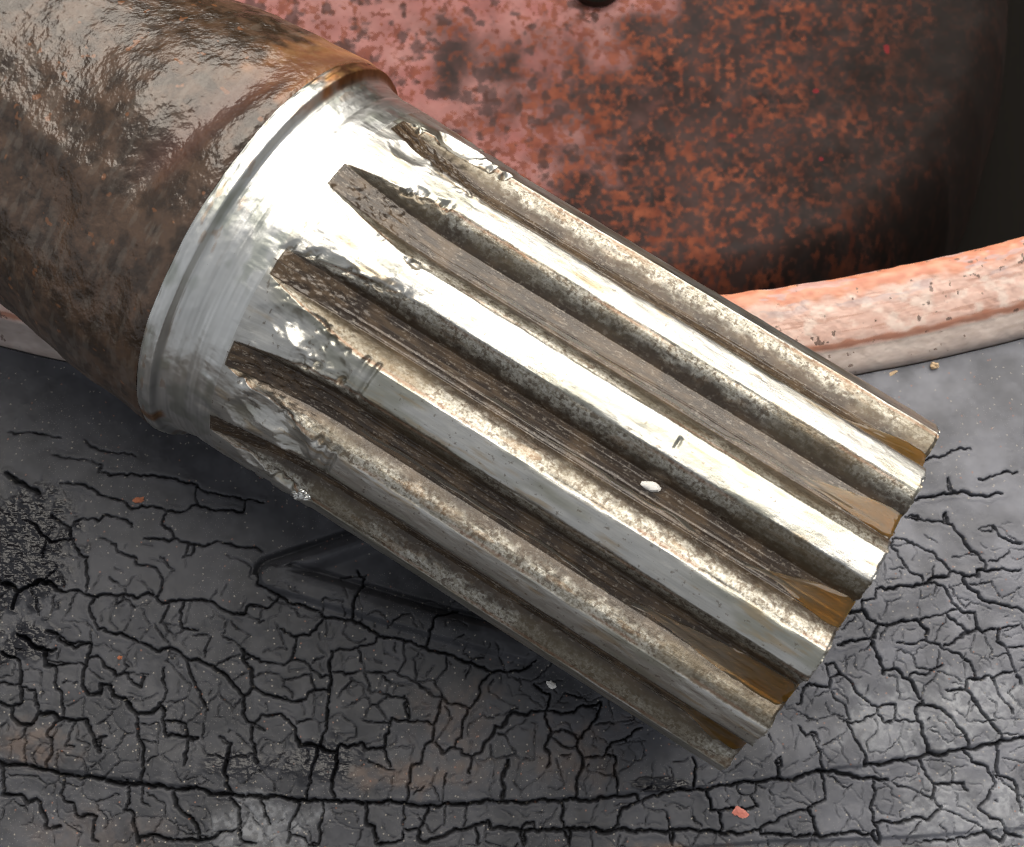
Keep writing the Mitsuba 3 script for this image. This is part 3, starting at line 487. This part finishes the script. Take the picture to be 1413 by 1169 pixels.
R1 -= mask_top * np.exp(-np.square(edge_w / (0.35 + 0.75 * runz))) * sstep(-87.2, -85.0, S) * (sstep(0.48, 0.85, chip_n) * 1.5 * runz * np.where(LOC > 0, 1.0, 0.55) * sstep(0.34, 0.58, mfbm(S * 0.16, TID * 5.0 + np.sign(LOC) * 2.0, seed=23, octaves=2)) + 0.16 * sstep(0.45, 0.8, mfbm(S * 0.12, TID * 7.0 + np.sign(LOC) * 3.0, seed=22, octaves=5)))
# far from the mating hub the lands stay proud; the worn zone is a touch lower
R1 -= mask_top * 0.16 * sstep(-69.6, -68.9, S + (mfbm(TID * 3.0, LOC * 0.6, seed=5) - 0.5) * 0.8) 
# cross ridges left by the hub on one land
rid = sstep(-77, -73.5, S) * sstep(-64.5, -67.5, S) * np.isin(TID, (0,)) * sstep(-2.2, 0.5, LOC)
R1 += mask_top * rid * (0.22 * (mfbm(S * 1.15 + LOC * 0.15, LOC * 0.12, seed=41, octaves=3) - 0.55) * 2 - 0.12)
rid2 = sstep(-70.2, -69.6, S + LOC * 0.10) * sstep(-66.6, -67.4, S + LOC * 0.10) * np.isin(TID, (1, 2))
R1 -= mask_top * rid2 * (0.30 * sstep(0.55, 0.15, np.abs(S + LOC * 0.10 + 69.3)) + 0.42 * sstep(0.5, 0.15, np.abs(S + LOC * 0.10 + 67.6)))
def dent(s0, p0, rs, rp, depth, sharp=1.0):
    global R1
    u = np.sqrt(np.square((S - s0) / rs) + np.square((TH - p0) * ARC / rp))
    u = u * (1 + 0.7 * (mfbm(S * 0.55, TH * ARC * 0.55, p0, seed=44, octaves=3) - 0.5))
    R1 = R1 - mask_top * depth * 1.25 * np.clip(1 - u ** 2, 0, None) ** max(0.8, sharp - 0.4) + mask_top * depth * 0.05 * np.exp(-np.square((u - 1.08) / 0.10))
for a in [(-77.6, 12.3, 3.3, 3.0, .85, 1.4), (-81.0, 13.0, 2.6, 2.2, .5, 1.6), (-73.8, 14.0, 3.0, 2.4, .55, 1.5), (-76.0, 18.8, 2.8, 2.2, .55, 1.5), (-71.8, 17.5, 2.2, 2.4, .4, 1.6), (-83.0, 17.0, 2.6, 3.2, .4, 1.8),
          (-78.2, 38.4, 4.2, 3.0, .8, 1.5), (-74.0, 42.0, 3.2, 3.0, .6, 1.5), (-81.5, 44.0, 2.8, 2.8, .4, 1.6), (-72.2, 46.0, 2.4, 2.4, .5, 1.5), (-79.5, 61, 3.2, 2.8, .7, 1.4), (-74.0, 62, 2.6, 3.2, .7, 1.4),
          (-79.0, -5.0, 4.0, 1.6, .35, 1.6), (-74.6, -5.0, 1.3, 1.2, .55, 1.3), (-72.6, -5.4, 1.0, 1.1, .6, 1.3), (-70.8, -5.6, .9, 1.0, .5, 1.3), (-76.6, -5.0, 0.9, 1.2, .4, 1.3), (-77.0, -34.5, 5.0, 1.3, .35, 1.4),
          (-81.0, -45.5, 3.2, 2.0, .45, 1.8), (-77.5, -63.0, 4.2, 2.2, 1.0, 1.3), (-73.2, -62.0, 2.2, 1.8, .6, 1.3), (-83.0, -16.0, 2.6, 2.6, .18, 2.0), (-76.5, -14.0, 3.2, 2.6, .15, 2.0),
          (-29.3, -12.5, 0.3, 1.2, .3, 1.0)]:
    dent(*a)
# light unevenness everywhere, strong in the cast-rough run-out floors
R1 += (mfbm(S * 0.25, TH * ARC * 0.6, seed=51, octaves=4) - 0.5) * (0.12 + 0.10 * mask_top * sstep(-64, -72, S))
rough_floor = sstep(0.05, 0.5, run) * (1 - mask_top)
R1 += rough_floor * (mfbm(S * 1.6, TH * ARC * 1.6, seed=52, octaves=3) - 0.5) * 0.5
R1 += (1 - mask_top) * (mfbm(S * 0.10, TH * ARC * 1.6, seed=53, octaves=3) - 0.5) * 0.09
gc = np.sign(LOC) * (PITCH / 2 * ARC - np.abs(LOC))                         # arc from the groove centre
for sd_, amp_, x_ in ((1, 0.13, 0.75), (-1, 0.07, 1.2)):
    x0 = x_ + (mfbm(S * 0.035, gk[None, :] * 5.0 + sd_, seed=57, octaves=3) - 0.5) * 1.1
    R1 += (1 - mask_top) * sstep(-80, -72, S) * amp_ * np.exp(-np.square((np.where(LOC * sd_ < 0, np.abs(gc), 99) - x0) / 0.13))
# rounded, slightly burred free end
endn = (mfbm(S * 2.0, TH * ARC * 1.3, seed=60) - 0.5)
R1 -= np.square(np.clip((S + 0.5) / 0.5, 0, 1)) * (0.42 + 1.7 * endn)
SS = S + np.clip((S + 3) / 3, 0, 1) * (mfbm(TH * ARC * 0.9, 3.0, seed=61) - 0.5) * 0.5
PV = on_shaft(SS, R1, TH * DEG).reshape(-1, 3)
fg = grid_faces(len(s_ax), nv, wrap=True)
NV = vnormals(PV, fg)
if (NV[len(s_ax) // 2 * nv + nv // 2] @ AX_N) < 0:
    NV = -NV
    fg = fg[..., ::-1]
aL_ = np.abs(LOC)
eff = np.where(aL_ < e_s, aL_ / e_s * ed_a, np.where(aL_ < fl_a, ed_a + (aL_ - e_s) / (fl_a - e_s) * (fl_a - ed_a), aL_))
eff = np.where(lift > RT - RROOT - 0.02, np.minimum(eff, ed_a * 0.9), eff)
SUV = np.stack([S, np.sign(LOC) * eff + 50.0 * TID], -1).reshape(-1, 2)
# teeth and grooves: which faces belong to which
nxt = (np.arange(nv) + 1) % nv
amid = np.abs(np.where(np.abs(loc - loc[nxt]) < 3, (loc + loc[nxt]) / 2, 9))
is_tooth_col = amid < (PITCH / 2 - HF) * ARC
fs = np.broadcast_to(((s_ax[:-1] + s_ax[1:]) / 2)[:, None], fg.shape[:2])
tooth_face = is_tooth_col[None, :] & (fs > -86.4)
land_face = fs <= -86.4
order = sorted(range(-6, 7), key=lambda k: abs(PH0 + k * PITCH))
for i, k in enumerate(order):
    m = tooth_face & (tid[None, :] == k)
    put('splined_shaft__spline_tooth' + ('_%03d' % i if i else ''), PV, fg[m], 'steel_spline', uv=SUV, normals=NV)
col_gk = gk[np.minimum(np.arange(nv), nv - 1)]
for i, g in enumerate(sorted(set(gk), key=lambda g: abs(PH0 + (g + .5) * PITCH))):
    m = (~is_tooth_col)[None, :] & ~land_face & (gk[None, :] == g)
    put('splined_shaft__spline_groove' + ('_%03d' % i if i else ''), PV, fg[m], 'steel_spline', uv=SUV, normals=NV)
# end face
base = (len(s_ax) - 1) * nv
ev = np.vstack([PV[base:base + nv], (AX_O - 0.0 * AX_D)[None]])
put('splined_shaft__end_face', ev, [[i, (i + 1) % nv, nv] for i in range(nv)], 'steel_neck', uv=np.zeros((nv + 1, 2)))
# --- neck: plain land, turned groove and shoulder ring; shares the tooth grid's first row
s_nk = np.concatenate([np.arange(-97.6, -95.0, 0.13), np.arange(-94.96, -88.6, 0.16), [-88.6]])
pr = np.array([[-97.6, 32.05], [-97.2, 32.18], [-96.2, 32.15], [-95.6, 32.08], [-95.35, 31.9], [-95.15, 31.2], [-94.8, 30.75], [-94.2, 30.5], [-93.2, 30.3], [-92.3, 30.12], [-91.6, 29.98], [-91.1, 29.86], [-90.7, 29.93], [-90.2, 30.0], [-88, 30.0]])
S2, TH2 = np.meshgrid(s_nk, ang, indexing='ij')
R2 = np.interp(S2, pr[:, 0], pr[:, 1])
R2 += 0.05 * (mfbm(S2 * 2.5, 0.0, seed=71, octaves=3) - 0.5) * sstep(-89.2, -90.0, S2)
R2 += (mfbm(S2 * 0.4, TH2 * ARC * 0.35, seed=72) - 0.5) * 0.25 * sstep(-89.0, -90.5, S2) * sstep(-97.7, -96.5, S2)
R2 += sstep(-94.8, -96.8, S2) * (mfbm(S2 * 0.8, TH2 * ARC * 0.25, seed=73, octaves=3) - 0.5) * 0.5
w = sstep(-89.6, -88.6, S2)
row0 = R1[0]
R2 = R2 * (1 - w) + row0[None, :] * w
NKV = on_shaft(S2, R2, TH2 * DEG).reshape(-1, 3)
fk = grid_faces(len(s_nk), nv, wrap=True)
NKN = vnormals(NKV, fk)
if (NKN[len(s_nk) // 2 * nv + nv // 2] @ AX_N) < 0:
    NKN = -NKN; fk = fk[..., ::-1]
NKN[-nv:] = NV[:nv]
NUV = np.stack([S2, TH2 * ARC], -1).reshape(-1, 2)
allv = np.vstack([NKV, PV]); alln = np.vstack([NKN, NV]); alluv = np.vstack([NUV, np.stack([S, TH * ARC], -1).reshape(-1, 2)])
put('splined_shaft__neck', allv, np.vstack([fk.reshape(-1, 4), fg[land_face] + len(NKV)]), 'steel_neck', uv=alluv, normals=alln, label='bright machined ring between rough body and splines')
# --- forged body: rough, waisted, with a flash line
s_b = np.concatenate([[-330, -329.5], np.linspace(-328, -160, 40), np.arange(-159, -97.55, 0.28), [-97.6]])
th_b = np.concatenate([np.arange(-112, 112, 0.55), np.arange(112, 248, 8.0)])
S3, TH3 = np.meshgrid(s_b, th_b, indexing='ij')
R3 = np.interp(S3, [-330, -180, -150, -135, -128, -122, -117, -113, -108, -103, -99.5, -98.2, -97.6], [33, 32, 30.4, 29.3, 29.1, 29.7, 30.6, 31.2, 31.35, 31.75, 32.2, 32.25, 32.02])
u = TH3 * ARC
bl = lambda s0, v0, rs, rv, hgt: hgt * np.exp(-np.square((S3 - s0) / rs) - np.square((u - v0) / rv))
# trough crossing the upper side, bosses on both sides of it
tr = S3 + 106.6 + u * 0.22
R3 += -1.3 * np.exp(-np.square(tr / 2.6)) * sstep(16, -2, u) * sstep(-26, -12, u)
R3 += bl(-113.5, -9, 4.0, 6, 0.9) + bl(-101.5, -12, 3.5, 9, .55) + bl(-116, 12, 6, 6, -.7) + bl(-126, -14, 7, 7, 0.5) + bl(-104, 14, 3, 6, -.5) + bl(-108, 26, 5, 6, .4)
R3 += 0.5 * np.exp(-np.square((u - 4.0 - (S3 + 116) * 0.12) / 2.2)) * sstep(-111, -117, S3)          # flash line
R3 += -0.5 * sstep(3.0, 8.0, u - (S3 + 116) * 0.12) * sstep(18, 10, u) * sstep(-112, -116, S3)
amp = sstep(-97.6, -99.0, S3)
R3 += amp * ((mfbm(S3 * 0.13, u * 0.13, seed=81, octaves=3) - 0.5) * 1.0 + (mfbm(S3 * 0.5, u * 0.5, seed=82, octaves=4) - 0.5) * 0.25)
BV = on_shaft(S3, R3, TH3 * DEG).reshape(-1, 3)
fb = grid_faces(len(s_b), len(th_b), wrap=True)
BN = vnormals(BV, fb)
if (BN[len(s_b) // 2 * len(th_b) + 200] @ AX_N) < 0:
    BN = -BN; fb = fb[..., ::-1]
put('splined_shaft__forged_body', BV, fb, 'forged_steel', uv=np.stack([S3, u], -1).reshape(-1, 2), normals=BN, label='dark brown rough forged body at the upper left')
nb_ = len(th_b)
put('splined_shaft__rear_face', np.vstack([BV[:nb_], (AX_O - 330 * AX_D)[None]]), [[i, (i + 1) % nb_, nb_] for i in range(nb_)], 'rust_dark')
# --- oil lying in the grooves, thickest at the free end
gi = 0
for g in range(-3, 3):
    c = PH0 + (g + .5) * PITCH
    if not -80 < c < 80:
        continue
    s0 = {-3: -30, -2: -58, -1: -62, 0: -60, 1: -66, 2: -40}.get(g, -30)
    p0_ = {-3: -10, -2: -16, -1: -17, 0: -14, 1: -26, 2: -13}.get(g, -12)
    so = np.arange(s0, 0.01, 0.3)
    t = np.linspace(-1, 1, 17)
    So, To = np.meshgrid(so, t, indexing='ij')
    tilt = math.sin(c * DEG)
    grow = sstep(s0, s0 + 20, So)
    pool = sstep(p0_, -1, So)
    n_up = mfbm(So * 0.12, g * 7.0, seed=91, octaves=3) - 0.5
    n_lo = mfbm(So * 0.12, g * 7.0 + 40, seed=92, octaves=3) - 0.5
    h_up = grow * (0.05 + 0.3 * n_up) + pool * (0.25 - 0.35 * tilt)
    h_lo = grow * (0.10 + 0.4 * n_lo) + pool * (0.45 + 0.8 * tilt)
    h_up = np.maximum(h_up, 0.02); h_lo = np.maximum(h_lo, 0.02)
    wid = np.clip(0.10 + 0.90 * sstep(p0_, -1, So) + 0.14 * (mfbm(So * 0.35, g * 3.0, seed=97, octaves=4) - 0.5), 0.04, 1)
    he = np.where(To < 0, h_up, h_lo)
    dep = RT - RROOT
    half_fl = PITCH / 2 - HT - HF
    ang_edge = HF + half_fl * (np.clip(he / dep, 0, 1) ** 0.9)
    mid_h = 0.02 + 0.45 * pool
    a_o = c + (To * wid + (1 - wid) * (0.62 + 0.9 * n_lo)) * ang_edge
    e = np.abs(To) ** 3.0
    r_o = RROOT + (h_up * (1 - To) / 2 + h_lo * (1 + To) / 2) * e + (1 - e) * mid_h * 0.8 + 0.05
    r_o += (mfbm(So * 0.28, To * 3.0 + g * 9, seed=95, octaves=3) - 0.5) * 0.34 * np.minimum(1, pool * 2)
    r_o -= 0.9 * np.square(np.clip((So + 1.2) / 1.2, 0, 1)) * (h_up + h_lo) * 0.5
    ov = on_shaft(So, r_o, a_o * DEG).reshape(-1, 3)
    of = grid_faces(len(so), len(t)).reshape(-1, 4)
    on = vnormals(ov, of)
    if on[len(on) // 2] @ AX_N < 0:
        on = -on; of = of[:, ::-1]
    put('splined_shaft__oil_film' + ('_%03d' % gi if gi else ''), ov, of, 'oil', uv=np.stack([So, To * 3 + 20 * g], -1).reshape(-1, 2), normals=on)
    gi += 1

# ------------------------------------------------------------------ small loose things
def chunk(seed, sx, sy, sz, amp=0.35, sub=2):
    m = trimesh.creation.icosphere(subdivisions=sub)
    v = m.vertices * (1 + amp * (meshkit.fbm(m.vertices * 1.7 + seed * 9.1 + 50, 3, seed)[:, None] - 0.5) * 2)
    return v * [sx, sy, sz], m.faces
scene['flake_red'] = P((0.50, 0.16, 0.12), 0.6)
scene['grit_white'] = P((0.72, 0.70, 0.66), 0.5)
scene['grit_tan'] = P((0.50, 0.36, 0.22), 0.7)
scene['crumb_rust'] = P((0.34, 0.12, 0.06), 0.8)
def loose(key, x, y, z, size, mat, label, cat, seed, rot=0.0, group=None):
    v, f = chunk(seed, *size, amp=0.75, sub=3)
    c, s = math.cos(rot), math.sin(rot)
    v = v @ np.array([[c, s, 0], [-s, c, 0], [0, 0, 1]])
    put(key, v + [x, y, z], f, mat, smooth=25, label=label, category=cat, group=group)
def tyre_z(x, y):
    i = np.argmin(np.hypot(tv[:, 0] - x, tv[:, 1] - y))
    return tv[max(0, i - 3):i + 4, 2].max()
loose('paint_flake', 30.1, -57.4, tyre_z(30.1, -57.4) + 0.15, (1.05, 0.75, 0.16), 'flake_red', 'small red paint flake lying on the tyre below the shaft end', 'paint flake', 3, -0.5)
loose('grit_crumb', -0.7, -36.9, tyre_z(-0.7, -36.9) + 0.3, (0.75, 0.5, 0.45), 'grit_white', 'white grit crumb on the tyre just below the lower edge of the shaft', 'crumb', 5, -0.4)
loose('grit_crumb_001', 68.7, 19.4, -4.6, (0.7, 0.55, 0.55), 'grit_tan', 'tan crumb at the outer edge of the salmon rim, further right of the two', 'crumb', 7)
loose('grit_crumb_002', 61.2, 18.1, -4.9, (0.9, 0.3, 0.25), 'grit_tan', 'thin pale sliver at the outer edge of the salmon rim, nearer the shaft', 'crumb', 9, 0.5)
loose('rust_crumb', -72.2, -5.5, tyre_z(-72.2, -5.5) + 0.15, (0.8, 0.45, 0.3), 'crumb_rust', 'rust brown crumb on the dark tyre left of the shaft neck', 'crumb', 12, 0.3)
loose('rust_crumb_001', -73.0, -32.5, tyre_z(-73.0, -32.5) + 0.12, (0.35, 0.3, 0.25), 'crumb_rust', 'tiny pinkish crumb beside the wide crack at the left of the tyre', 'crumb', 14, 0.3)
pg = on_shaft(np.array(-29.3), np.array(RROOT + 0.45), np.array(-0.3 * DEG))
v, f = chunk(17, 1.25, 0.62, 0.5)
ca, sa = AX_D[0], AX_D[1]
put('grit_pebble', v @ np.array([[0.95, -0.31, 0], [0.31, 0.95, 0], [0, 0, 1]]) + pg, f, 'grit_white', smooth=25, label='small white grit grain stuck in an oily groove of the shaft', category='grit')
# torn burr standing on the edge of a low tooth
pb = on_shaft(np.array(-70.6), np.array(29.6), np.array(66.5 * DEG))
v, f = chunk(23, 1.5, 0.9, 0.9, 0.8, 3)
put('splined_shaft__burr', v + pb, f, 'steel_neck', smooth=False, uv=np.zeros((len(v), 2)), label='torn bright metal burr on the lowest tooth near the neck')
